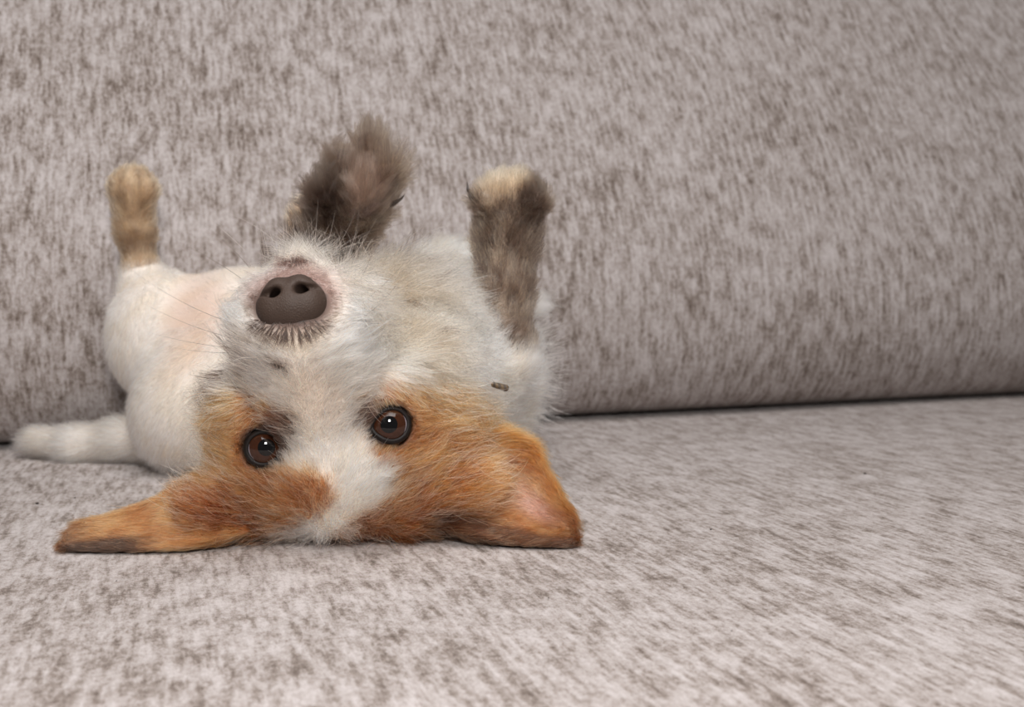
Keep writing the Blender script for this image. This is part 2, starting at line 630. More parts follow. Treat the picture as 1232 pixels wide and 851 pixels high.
hball((0, -3.2, -1.4), (4.7, 4.0, 3.7), k=0.02)              # skull
hlimb((0.3, -3.0, -3.2), (2.2, -3.2, -7.0), 3.7, 4.3, k=0.02)  # neck
hball((4.4, -2.6, -3.0), (2.2, 2.6, 2.6), k=0.02)            # ruff behind the right cheek
for s in (-1, 1):
    hball((s * 3.2, -1.4, -2.4), (2.1, 3.0, 2.5), k=0.015)   # cheeks
    hball((s * 2.35, -1.75, 0.1), (1.25, 1.1, 0.9), k=0.012)  # brow
    hball((s * 3.3, 0.8, -1.5), (0.9, 1.7, 1.2), k=0.012)    # below the eye
    hlimb((s * 1.15, 2.2, -2.3), (s * 1.1, 5.4, -2.2), 1.6, 1.4, k=0.012)   # lips
hlimb((0, -0.8, -0.55), (0, 2.0, -0.9), 1.6, 1.45, k=0.02)   # bridge
hlimb((0, 2.0, -0.9), (0, 5.7, -1.1), 1.45, 1.3, k=0.015)
hlimb((0, 0.5, -2.4), (0, 5.3, -1.9), 2.5, 1.75, k=0.015)    # muzzle
hlimb((0, 0.0, -4.0), (0, 5.5, -3.9), 2.0, 1.2, k=0.010)    # lower jaw
B.limb(at(300, 600, 0.470), at(262, 612, 0.458), 0.020, 0.012, k=0.015, tag='head')    # roots of the ears
B.limb(at(505, 590, 0.475), at(555, 585, 0.470), 0.022, 0.015, k=0.015, tag='head')
for i, c in enumerate(EYE_C):
    _o = unit(C0 - c + R_ * (0.08 if i else -0.08))
    B.ball(c - _o * 0.0035, 0.0122, k=0.010, tag='head')     # rounded lids
for c in EYE_C:
    B.ball(c + D_ * 0.001 + N_ * 0.001, (0.0099, 0.0099, 0.0099), k=0.004, tag='socket', cut=True)

B.ball(nh(0, 0.15, -0.15), (0.0105, 0.0135, 0.0090), NAX, k=0.003, tag='socket', cut=True)   # hollow behind the nostrils
V, Q = B.mesh((-0.16, 0.34, -0.03), (0.28, 0.80, 0.25), 0.0022)
V[:, 2] = np.maximum(V[:, 2], 0.0012)
VN = vnormals(V, Q)

DOG = link('dog', None, None, label='small white and tan terrier lying on its back, paws up, on grey sofa', category='dog')
DOG.location = (-0.02, 0.5, 0)
bpy.context.view_layer.update()


def child(name, verts, faces, mat, parent=None, **props):
    base = np.array(DOG.location)
    me = mesh_from(name, np.asarray(verts) - base, faces, mat)
    return link(name, me, parent or DOG, **props)


body = child('body', V, Q, SKIN)

# ------------------------------------------------------------------ eyes
def cap(center, axis, radius, ang0, ang1, n=28, m=7):
    axis = unit(axis)
    u = unit(np.cross(axis, [0.3, 0.1, 1.0]))
    v = np.cross(axis, u)
    vs, fs = [], []
    for i in range(m + 1):
        a = ang0 + (ang1 - ang0) * i / m
        for j in range(n):
            b = 2 * math.pi * j / n
            vs.append(center + radius * (axis * math.cos(a) + (u * math.cos(b) + v * math.sin(b)) * math.sin(a)))
    for i in range(m):
        for j in range(n):
            fs.append((i * n + j, (i + 1) * n + j, (i + 1) * n + (j + 1) % n, i * n + (j + 1) % n))
    return np.array(vs), fs


def eye_mat(name, c0, c1, scale):
    m, nt, ns, ln, pb = new_mat(name)
    nz = ns.new('ShaderNodeTexNoise')
    nz.inputs['Scale'].default_value = scale
    nz.inputs['Detail'].default_value = 4
    r = ramp(ns, [(0.35, tuple(c0)), (0.65, tuple(c1))])
    ln.new(nz.outputs['Fac'], r.inputs['Fac'])
    ln.new(r.outputs['Color'], pb.inputs['Base Color'])
    pb.inputs['Roughness'].default_value = 0.5
    pb.inputs['Specular IOR Level'].default_value = 0.0
    pb.inputs['Coat Weight'].default_value = 1.0
    pb.inputs['Coat Roughness'].default_value = 0.015
    return m


SCLERA = eye_mat('eye_white', srgb(150, 140, 150), srgb(175, 165, 172), 300)
IRIS = eye_mat('eye_iris', srgb(42, 21, 12), srgb(66, 35, 19), 900)
PUPIL = eye_mat('eye_pupil', srgb(9, 8, 9), srgb(14, 13, 14), 300)
m, nt, ns, ln, pb = new_mat('eye_rim')
pb.inputs['Base Color'].default_value = (*srgb(22, 15, 12), 1)
pb.inputs['Roughness'].default_value = 0.55
pb.inputs['Specular IOR Level'].default_value = 0.25
RIM = m

EYES = []
for i, c in enumerate(EYE_C):
    s = -1 if i == 0 else 1
    gaze = unit(C0 - c + CX * (0.012 if i == 0 else -0.01) + CY * (-0.01 if i == 0 else 0.0))
    vs, fs = cap(c, gaze, EYE_R, 0.02, math.radians(130), 36, 18)
    eye = child('eye', vs, fs, SCLERA)
    vs, fs = cap(c, gaze, EYE_R * 1.012, 0.30, 0.87, 36, 8)
    child('iris', vs, fs, IRIS, eye)
    vs, fs = cap(c, gaze, EYE_R * 1.016, 0.0, 0.40, 36, 5)
    child('pupil', vs, fs, PUPIL, eye)
    # lid rim: an almond loop lying on the globe, long towards the inner corner
    out = unit(gaze + R_ * 0.16 * s - 0.05 * N_)
    u = unit(R_ * s - (R_ @ out) * s * out)          # towards the outer corner
    v = np.cross(out, u)
    loop, nn = [], 48
    for j in range(nn):
        b = 2 * math.pi * j / nn
        ca, sa = math.cos(b), math.sin(b)
        a = 0.90 + 0.03 * ca + 0.22 * max(0, -ca) ** 6 - 0.03 * abs(sa)
        loop.append((a, b))
    vs, fs, kk = [], [], 10
    ctr = []
    for a, b in loop:
        d = out * math.cos(a) + (u * math.cos(b) + v * math.sin(b)) * math.sin(a)
        ctr.append((c + d * EYE_R * 1.03, d))
    for j in range(nn):
        p, d = ctr[j]
        tan = unit(ctr[(j + 1) % nn][0] - ctr[j - 1][0])
        side = np.cross(tan, d)
        for q in range(kk):
            w = 2 * math.pi * q / kk
            vs.append(p + d * math.cos(w) * 0.0011 + side * math.sin(w) * 0.0016)
    for j in range(nn):
        for q in range(kk):
            fs.append((j * kk + q, j * kk + (q + 1) % kk, ((j + 1) % nn) * kk + (q + 1) % kk, ((j + 1) % nn) * kk + q))
    child('eyelid', vs, fs, RIM)
    EYES.append((c, out))

# ------------------------------------------------------------------ nose
NL = to_hd(NOSE)
NS = Shape()


NS.ball(nh(0, -0.55, 0.10), (0.0132, 0.0105, 0.0116), NAX, k=0.004)
NS.ball(nh(0, -0.05, 0.10), (0.0095, 0.0080, 0.0078), NAX, k=0.005)
for s in (-1, 1):
    NS.ball(nh(s * 0.78, -0.12, 0.06), (0.0060, 0.0070, 0.0074), NAX, k=0.004)       # wings
    NS.ball(nh(s * 0.42, 0.10, -0.62), (0.0048, 0.0050, 0.0046), NAX, k=0.004)       # below the nostrils
    NS.limb(nh(s * 0.44, 0.95, -0.24), nh(s * 0.66, -0.60, -0.30), 0.0022, 0.0024, k=0.002)
    NS.items[-1].update(cut=True)
    NS.limb(nh(s * 0.60, 0.66, -0.22), nh(s * 1.18, 0.18, -0.36), 0.0019, 0.0009, k=0.0015)
    NS.items[-1].update(cut=True)
NS.limb(nh(0, 0.95, -0.42), nh(0, 0.45, -1.15), 0.0007, 0.0011, k=0.0012)
NS.items[-1].update(cut=True)


def in_nose(p):
    q = ((p - nh(0, -0.55, 0.0)) @ NAX.T) * 100
    return (q[:, 0] / 1.42) ** 2 + (q[:, 1] / 1.75) ** 2 + (q[:, 2] / 1.18) ** 2 < 1


_c = nh(0, -0.2, -0.2)
nv, nq = NS.mesh(_c - 0.026, _c + 0.026, 0.0006)
m, nt, ns, ln, pb = new_mat('nose_leather')
vo = ns.new('ShaderNodeTexVoronoi')
vo.feature = 'DISTANCE_TO_EDGE'
vo.inputs['Scale'].default_value = 950
tc = ns.new('ShaderNodeTexCoord')
ln.new(tc.outputs['Object'], vo.inputs['Vector'])
bp = ns.new('ShaderNodeBump')
bp.inputs['Strength'].default_value = 0.6
bp.inputs['Distance'].default_value = 0.0004
ln.new(vo.outputs['Distance'], bp.inputs['Height'])
ln.new(bp.outputs['Normal'], pb.inputs['Normal'])
nz = ns.new('ShaderNodeTexNoise')
nz.inputs['Scale'].default_value = 120
r = ramp(ns, [(0.3, tuple(srgb(50, 38, 32))), (0.7, tuple(srgb(72, 56, 47)))])
ln.new(nz.outputs['Fac'], r.inputs['Fac'])
ln.new(r.outputs['Color'], pb.inputs['Base Color'])
pb.inputs['Roughness'].default_value = 0.62
pb.inputs['Specular IOR Level'].default_value = 0.35
nose = child('nose', nv, nq, m)

# ------------------------------------------------------------------ ears
def ear(rows, thick, hollow):
    """rows: (upper edge, lower edge) picture position + distance; a cupped leaf with real thickness."""
    up = np.array([at(*r_[0]) for r_ in rows])
    lo = np.array([at(*r_[1]) for r_ in rows])

    def spline(p, n):
        s = np.linspace(0, len(p) - 1, n)
        i = np.minimum(s.astype(int), len(p) - 2)
        t = (s - i)[:, None]
        g = lambda j: p[np.clip(j, 0, len(p) - 1)]
        p0, p1, p2, p3 = g(i - 1), g(i), g(i + 1), g(i + 2)
        return 0.5 * (2 * p1 + (p2 - p0) * t + (2 * p0 - 5 * p1 + 4 * p2 - p3) * t * t + (3 * p1 - p0 - 3 * p2 + p3) * t ** 3)
    nr, nc = 34, 17
    up, lo = spline(up, nr), spline(lo, nr)
    w = np.linspace(0, 1, nc)
    mid = up[:, None] * (1 - w)[None, :, None] + lo[:, None] * w[None, :, None]
    du = np.gradient(mid, axis=0)
    dw = np.gradient(mid, axis=1)
    nrm = unit(np.cross(du, dw))
    nrm = np.where(((nrm @ _F) > 0)[..., None], -nrm, nrm)
    wid = np.linalg.norm(up - lo, axis=1)
    prof = np.sin(np.pi * w)
    T = np.linspace(0, 1, nr)
    depth = hollow * wid[:, None] * prof[None, :] * (1 - 0.75 * sm(0.35, 1.0, T))[:, None]
    th = thick * (0.25 + 0.75 * np.sqrt(prof))[None, :] * (1 - 0.55 * sm(0.6, 1, T))[:, None]
    front = mid - nrm * depth[..., None] + nrm * th[..., None] * 0.5
    back = mid - nrm * depth[..., None] - nrm * th[..., None] * 0.5
    verts = np.concatenate([front.reshape(-1, 3), back.reshape(-1, 3)])
    verts[:, 2] = np.maximum(verts[:, 2], 0.0012)
    F = []
    o = nr * nc
    for i in range(nr - 1):
        for j in range(nc - 1):
            a, b, c, d = i * nc + j, i * nc + j + 1, (i + 1) * nc + j + 1, (i + 1) * nc + j
            F += [(a, b, c, d), (o + d, o + c, o + b, o + a)]
    for i in range(nr - 1):
        for j in (0, nc - 1):
            a, b = i * nc + j, (i + 1) * nc + j
            F.append((a, b, o + b, o + a) if j else (b, a, o + a, o + b))
    for i in (0, nr - 1):
        for j in range(nc - 1):
            a, b = i * nc + j, i * nc + j + 1
            F.append((a, o + a, o + b, b) if i else (b, o + b, o + a, a))
    F = np.array(F)
    nv_ = vnormals(verts, F)
    if (nv_[nr * nc // 2] @ nrm.reshape(-1, 3)[nr * nc // 2]) < 0:
        F = F[:, ::-1]
        nv_ = -nv_
    tw = np.concatenate([np.stack(np.meshgrid(T, w, indexing='ij'), -1).reshape(-1, 2)] * 2)
    side = np.concatenate([np.ones(o), np.zeros(o)])
    axis = np.concatenate([unit(np.gradient(mid, axis=0)).reshape(-1, 3)] * 2)
    return verts, F, nv_, tw, side, axis


ear_r = ear([((560, 532, 0.478), (520, 628, 0.462)), ((596, 520, 0.480), (545, 640, 0.456)), ((636, 530, 0.479), (578, 649, 0.4525)), ((657, 562, 0.476), (612, 655, 0.4515)),
             ((675, 594, 0.470), (640, 659, 0.4500)), ((690, 620, 0.463), (664, 661, 0.4495)), ((693, 634, 0.457), (682, 659, 0.4500)), ((694, 643, 0.454), (689, 656, 0.4508))], 0.006, 0.22)
ear_l = ear([((268, 560, 0.462), (300, 640, 0.452)), ((236, 573, 0.464), (262, 652, 0.4475)), ((205, 592, 0.462), (225, 661, 0.4445)), ((170, 608, 0.459), (185, 664, 0.4435)),
             ((132, 622, 0.456), (145, 666, 0.4430)), ((100, 630, 0.452), (110, 668, 0.4430)), ((84, 642, 0.449), (88, 667, 0.4435)), ((77, 655, 0.446), (78, 661, 0.4440))], 0.007, 0.14)
for ev in (ear_r, ear_l):
    eo = child('ear', ev[0], ev[1], SKIN)
EARS = [ear_r, ear_l]
N_BODY, N_EAR = 330000, 32000

# ------------------------------------------------------------------ coat markings
def poly_sd(p, poly):
    """Signed distance to a polygon in the chart (negative inside)."""
    poly = np.array(poly, float)
    d = np.full(len(p), 1e9)
    ins = np.zeros(len(p), bool)
    for i in range(len(poly)):
        a, b = poly[i], poly[(i + 1) % len(poly)]
        ab = b - a
        t = np.clip(((p - a) @ ab) / (ab @ ab), 0, 1)
        d = np.minimum(d, np.linalg.norm(p - a - t[:, None] * ab, axis=1))
        c = ((a[1] > p[:, 1]) != (b[1] > p[:, 1])) & (p[:, 0] < (b[0] - a[0]) * (p[:, 1] - a[1]) / (b[1] - a[1] + 1e-12) + a[0])
        ins ^= c
    return np.where(ins, -d, d)


TAN_L = [(215, 490), (262, 468), (305, 478), (338, 492), (350, 515), (329, 556), (345, 572), (370, 574), (393, 586), (404, 604), (392, 618), (373, 632), (345, 640),
         (330, 650), (320, 720), (150, 720), (100, 560)]
TAN_R = [(390, 720), (398, 655), (415, 634), (447, 617), (464, 598), (468, 580), (456, 558), (444, 538), (436, 521), (429, 501), (428, 486), (445, 472), (472, 458), (504, 455),
         (545, 459), (585, 480), (612, 500), (640, 520), (760, 520), (760, 720)]
WHITE = srgb(247, 237, 226)
CREAM = srgb(238, 225, 208)
GREYB = srgb(188, 170, 152)
LTAN = srgb(186, 128, 78)
TAN = srgb(166, 107, 57)
RUST = srgb(112, 61, 29)
DARK = srgb(58, 45, 38)
MID = srgb(112, 96, 82)
LIGHT = srgb(178, 160, 140)


def mix(a, b, w):
    return a * (1 - w[:, None]) + b * w[:, None]


def blob(c, x, y, rx, ry, ang=0.0, soft=0.5):
    ca, sa = math.cos(math.radians(ang)), math.sin(math.radians(ang))
    u = ((c[:, 0] - x) * ca + (c[:, 1] - y) * sa) / rx
    v = (-(c[:, 0] - x) * sa + (c[:, 1] - y) * ca) / ry
    return 1 - sm(1 - soft, 1 + soft, np.sqrt(u * u + v * v))


def head_coat(p, hair):
    n = len(p)
    c = to_px(p)[:, :2]
    wob = (value_noise(p, 260, 1) - 0.5) * 14 + (value_noise(p, 700, 2) - 0.5) * 8
    jit = rng.normal(0, 5, n) if hair else 0
    r = rng.random(n) if hair else np.full(n, 0.5)
    nz = value_noise(p, 160, 3)
    col = mix(WHITE * np.ones((n, 1)), CREAM, sm(0.3, 0.8, nz))
    # muzzle, jaw and beard tints
    col = mix(col, srgb(206, 186, 168), 0.75 * blob(c, 395, 475, 95, 40))
    col = mix(col, srgb(118, 100, 87), 0.85 * blob(c, 290, 436, 34, 40, 15))
    col = mix(col, srgb(196, 170, 140), 0.8 * blob(c, 480, 400, 26, 70, -35))
    col = mix(col, GREYB, 0.75 * (1 - sm(250, 330, c[:, 1] + 0.28 * np.abs(c[:, 0] - 350))))
    col = mix(col, srgb(214, 190, 184), 0.6 * blob(c, 356, 336, 62, 38))
    col = mix(col, srgb(134, 116, 99), 0.72 * blob(c, 474, 345, 40, 84, -24))  # grizzled beard, darkened further with painted shade between muzzle and chest
    col = mix(col, srgb(128, 100, 92), 0.9 * blob(c, 352, 360, 56, 42, 0, 0.25))
    col = mix(col, srgb(88, 68, 62), 0.95 * blob(c, 355, 313, 22, 9, -6))
    col = mix(col, DARK, 0.9 * blob(c, 350, 366, 47, 28, 0, 0.15))
    col = mix(col, srgb(58, 46, 40), 0.9 * blob(c, 348, 403, 36, 17) * (r < (0.72 if hair else 0.4)))
    col = mix(col, DARK, 0.95 * blob(c, 338, 445, 14, 5, 35))
    # tan patches
    tl, tr = poly_sd(c, TAN_L), poly_sd(c, TAN_R)
    hid = to_hd(p)[:, 2] < -6.0
    wt = 1 - sm(-4, 4, np.minimum(tl, tr) + wob + jit)
    wt = np.where(hid, 0, wt)
    light = np.maximum(blob(c, 520, 480, 95, 34, 10, 0.6), blob(c, 265, 505, 30, 50, 0, 0.6))
    tan = mix(TAN * np.ones((n, 1)), RUST, np.clip(sm(0.35, 0.75, value_noise(p, 130, 5)) * 0.6 + 0.65 * sm(560, 640, c[:, 1]), 0, 1))
    tan = mix(tan, LTAN, 0.9 * light)
    tan = mix(tan, srgb(150, 92, 52), 0.7 * blob(c, 365, 600, 40, 30))
    if hair:
        edge = 0.2 * np.exp(-(np.minimum(tl, tr) / 26.0) ** 2)
        tan = mix(tan, srgb(236, 216, 190), 0.9 * (r < 0.07 + edge))
        tan = mix(tan, srgb(84, 52, 30), 0.7 * (r > 0.93))
    col = mix(col, tan, wt)
    col = mix(col, srgb(50, 32, 24), 0.85 * blob(c, 522, 640, 26, 22))
    # dark rims round the eyes, long towards the nose
    for (ex, ey, a, ix, iy) in ((319, 538, 0, 347, 517), (467, 511, 0, 434, 496)):
        col = mix(col, srgb(46, 30, 24), 0.95 * blob(c, ex, ey, 31, 30, 0, 0.2))
        col = mix(col, srgb(66, 40, 28), 0.92 * blob(c, ix, iy, 14, 21, 0, 0.5))
    return col


FUR_TAGS = {}


def body_coat(p, tags, hair):
    n = len(p)
    c = to_px(p)
    r = rng.random(n) if hair else np.full(n, 0.5)
    nz = value_noise(p, 110, 8)
    col = mix(WHITE * np.ones((n, 1)), CREAM, sm(0.25, 0.8, nz))
    griz = r + (value_noise(p, 180, 9) - 0.5) * 1.0
    G = mix(mix(DARK * np.ones((n, 1)), MID, sm(0.1, 0.45, griz)), LIGHT, sm(0.62, 1.0, griz))
    for t in np.unique(tags):
        k = tags == t
        if t == 'white':
            col[k] = mix(col, srgb(226, 204, 174), 0.7 * sm(0.3, 0.7, value_noise(p, 60, 21)))[k]
        if t in ('fore', 'foretoe'):
            g = mix(G, srgb(200, 176, 148), 0.75 * blob(c, 604, 215, 36, 22))
            g = mix(g, DARK * 0.8, 0.85 * blob(c, 640, 245, 17, 34, 15))
            g = mix(g, srgb(66, 50, 40), 0.55 * blob(c, 606, 398, 30, 18))
            g = mix(g, col, sm(418, 432, c[:, 1]) * 0.9)
            col[k] = g[k]
        elif t == 'paw2' or t == 'pawtoe2':
            g = mix(G, DARK, 0.55 * np.ones(n))
            g = mix(g, srgb(168, 142, 128), 0.3 * blob(c, 440, 225, 22, 36))
            g = mix(g, DARK * 0.6, 0.85 * blob(c, 392, 252, 28, 32))
            col[k] = g[k]
        elif t in ('tan2', 'fore2'):
            col[k] = mix(srgb(196, 166, 130) * np.ones((n, 1)), LIGHT, r)[k]
        elif t in ('hind', 'hindtoe'):
            g = mix(srgb(172, 142, 110) * np.ones((n, 1)), srgb(206, 180, 148), sm(0.3, 0.9, griz))
            g = mix(g, srgb(104, 80, 58), 0.75 * blob(c, 165, 292, 40, 14, 0, 0.6))
            g = mix(g, srgb(112, 88, 64), 0.6 * sm(0.55, 0.75, value_noise(p * [1, 1, 0.3], 330, 4)))
            g = mix(g, col, sm(318, 338, c[:, 1]))
            col[k] = g[k]
        elif t == 'tail':
            col[k] = mix(col, srgb(205, 186, 162), 0.5 * (r < 0.4))[k]
        elif t in ('belly', 'body'):
            g = mix(col, srgb(226, 186, 164), 0.55 * blob(c, 236, 380, 34, 50, 20, 0.6))
            g = mix(g, srgb(206, 176, 148), 0.5 * blob(c, 218, 430, 20, 40, 40, 0.6))
            col[k] = g[k]
    return col


def item_tags(p):
    """Name of the limb that each surface point belongs to, and a smoothly blended lie of the hair."""
    best, tags, fl, ws = np.full(len(p), 1e9), np.full(len(p), '', dtype='U10'), np.zeros((len(p), 3)), np.zeros(len(p))
    for it in B.items:
        if it['tag'] == 'socket':
            continue
        d = B.dist(it, p)
        k = d < best
        best[k] = d[k]
        tags[k] = it['tag']
        w = np.exp(-np.clip(d, -0.02, 0.1) / 0.005)
        fl += it['flow'] * w[:, None]
        ws += w
    return tags, unit(fl / ws[:, None])


# lie of the hair on the head: place in the chart, direction (down positive), length in mm, lift
GUIDE = np.array([
    (350, 405, 0, 1, 7, .15), (330, 410, -.6, .8, 7, .2), (372, 410, .6, .8, 7, .2), (320, 392, -.9, .4, 7, .2), (385, 392, .9, .3, 7, .2),
    (300, 365, -1, 0, 8, .3), (402, 362, 1, 0, 9, .3), (312, 335, -.7, -.7, 8, .4), (390, 330, .6, -.8, 10, .4), (350, 322, 0, -1, 3.5, .2), (335, 318, -.2, -1, 4, .2), (374, 317, .2, -1, 4, .2), (355, 312, 0, -1, 3.5, .2),
    (275, 360, -.9, .1, 11, .4), (270, 400, -.7, .6, 11, .35), (430, 370, 1, .2, 15, .4), (430, 330, .8, -.4, 20, .5), (350, 300, .0, -1, 15, .5), (300, 310, -.5, -.8, 14, .5),
    (420, 290, .3, -.9, 22, .6), (370, 285, -.1, -1, 20, .6), (470, 330, .7, -.4, 24, .6), (490, 380, .6, .3, 24, .5), (460, 420, .9, .3, 18, .35), (500, 420, 1, .2, 22, .4),
    (300, 440, -.8, .3, 13, .35), (270, 450, -1, .1, 14, .45), (350, 450, .1, 1, 9, .2), (390, 440, .6, .7, 11, .2), (420, 450, .8, .4, 13, .25), (340, 480, -.5, .6, 9, .2),
    (385, 490, .05, 1, 8, .15), (395, 530, .1, 1, 9, .15), (405, 570, .15, 1, 10, .18), (380, 560, -.1, 1, 10, .18), (410, 620, .15, 1, 11, .2), (370, 650, -.1, 1, 12, .2),
    (440, 560, .35, .95, 11, .2), (450, 600, .4, .9, 12, .22), (480, 620, .6, .8, 14, .25), (500, 570, .75, .65, 14, .22), (450, 470, .3, -.6, 7, .3), (480, 470, .6, -.5, 8, .3), (510, 500, .9, -.05, 12, .25),
    (505, 535, .8, .4, 12, .22), (540, 470, .95, -.1, 18, .3), (560, 510, .95, -.1, 18, .28), (600, 500, .9, -.2, 18, .35), (545, 550, .95, .05, 18, .28), (590, 550, .9, .1, 15, .3), (540, 600, .8, .5, 14, .25),
    (500, 640, .5, .8, 12, .2), (345, 590, -.35, .9, 12, .2), (310, 590, -.6, .8, 14, .24), (330, 620, -.4, .9, 14, .24), (285, 570, -.8, .5, 14, .3), (265, 540, -.9, .2, 15, .35), (270, 500, -.9, -.1, 14, .4),
    (300, 500, -.6, -.5, 7, .3), (280, 620, -.8, .6, 14, .25), (260, 600, -.9, .4, 16, .3), (440, 650, .2, 1, 11, .2), (290, 645, -.5, .8, 12, .2), (250, 470, -1, -.1, 14, .45)])


def head_groom(p):
    c = to_px(p)[:, :2]
    w = 1 / (((c[:, None] - GUIDE[None, :, :2]) ** 2).sum(-1) + 120.0) ** 1.6
    w /= w.sum(1, keepdims=True)
    g = w @ GUIDE[:, 2:]
    fl = g[:, :1] * CHX - g[:, 1:2] * CHY
    return unit(fl), g[:, 2] * 1e-3, g[:, 3]


# ------------------------------------------------------------------ colour of the skin under the coat
tags_v, _ = item_tags(V)
hv = np.isin(tags_v, ['head', 'socket'])
skin = np.zeros((len(V), 3))
skin[hv] = head_coat(V[hv], False)
skin[~hv] = body_coat(V[~hv], tags_v[~hv], False)
skin = skin * 0.76 + srgb(190, 140, 122) * 0.06
skin = np.where(in_nose(V)[:, None], srgb(16, 11, 9), skin)  # near-black painted in to stand for shade inside the nostrils
set_coat(body.data, skin)


def seen_weight(p):
    q = unit(C0 - p)
    return np.where((B.grad(p) * q).sum(1) < -0.25, 0.25, 1.0)


def facing(p):
    t, _ = item_tags(p)
    w = np.full(len(p), 1.0)
    for k, x in dict(head=2.6, white=1.3, belly=0.6, body=1.2, tail=1.3, hind=1.4, hindtoe=1.5, fore=1.8, foretoe=2.2, paw2=1.8, pawtoe2=2.0, tan2=1.0, fore2=0.6).items():
        w[t == k] = x
    return w * seen_weight(p)


P, Nn = scatter(V, Q, N_BODY, facing, VN)
tags, flow = item_tags(P)
keep = np.ones(len(P), bool)
for c, out in EYES:
    v_ = P - c
    keep &= ~((np.linalg.norm(v_, axis=1) < 0.0118) & ((unit(v_) * out).sum(1) > 0.55))
keep &= (NS.f(P) > 0.0006) & ~in_nose(P)
keep &= P[:, 2] > 0.0015
P, Nn, tags, flow = P[keep], Nn[keep], tags[keep], flow[keep]
hd_m = tags == 'head'

# head
p, nn = P[hd_m], Nn[hd_m]
fl_, ln_, lf_ = head_groom(p)
back_side = (nn * unit(C0 - p)).sum(1) < -0.1
fl_[back_side] = unit(-N_ + CX * 0.2)
eye_d = np.min([np.linalg.norm(p - c, axis=1) for c, _ in EYES], axis=0)
ln_ = ln_ * (0.35 + 0.65 * sm(0.011, 0.022, eye_d))
nose_d = NS.f(p)
ln_ = ln_ * (0.45 + 0.55 * sm(0.002, 0.012, nose_d))
hc = head_coat(p, True)
guard = (rng.random(len(p)) < 0.09) & (eye_d > 0.017) & (nose_d > 0.008)
ln_ = np.where(guard, ln_ * 1.5, ln_)
hc = np.where(guard[:, None], hc * 0.35 + srgb(240, 224, 204) * 0.65, hc)
rad = 1.2e-4 * np.exp(rng.normal(0, 0.25, len(p))) * np.where(eye_d < 0.02, 0.75, 1.0)
make_fur('head_fur', DOG, p, nn, fl_, ln_, hc, FUR, lift=np.where(guard, lf_ * 1.5, lf_), radius=rad, k=6, clump=np.where(guard, 0.1, 0.6), clump_n=22, wave=0.2, droop=0.05, rnd=0.2)

# trunk, tail and legs
LEN = dict(white=17, belly=5, body=8, tail=12, hind=6, hindtoe=6, fore=10, foretoe=9, paw2=14, pawtoe2=15, tan2=8, fore2=10)
LIFT = dict(white=0.6, belly=0.25, body=0.22, tail=0.3, hind=0.25, hindtoe=0.3, fore=0.35, foretoe=0.4, paw2=0.45, pawtoe2=0.5, tan2=0.3, fore2=0.3)


def coat_object(name, names, clump, cn, rad, wave):
    k = np.isin(tags, names)
    p, nn, f, t = P[k], Nn[k], flow[k], tags[k]
    L = np.array([LEN[x] for x in t]) * 1e-3
    lf = np.array([LIFT[x] for x in t])
    keep = ~((t == 'belly') & (rng.random(len(p)) < 0.5))
    p, nn, f, t, L, lf = p[keep], nn[keep], f[keep], t[keep], L[keep], lf[keep]
    return make_fur(name, DOG, p, nn, f, L, body_coat(p, t, True), FUR, lift=lf, radius=rad, k=6, clump=clump, clump_n=cn, wave=wave, droop=0.12, rnd=0.22)


coat_object('chest_fur', ['white'], 0.65, 26, 1.1e-4, 0.4)
coat_object('body_fur', ['belly', 'body'], 0.4, 14, 1.0e-4, 0.2)
coat_object('tail_fur', ['tail'], 0.4, 14, 1.1e-4, 0.15)
coat_object('leg_fur', ['hind', 'hindtoe', 'fore', 'foretoe', 'tan2', 'fore2'], 0.6, 20, 1.0e-4, 0.25)
coat_object('paw_fur', ['paw2', 'pawtoe2'], 0.76, 42, 0.9e-4, 0.16)

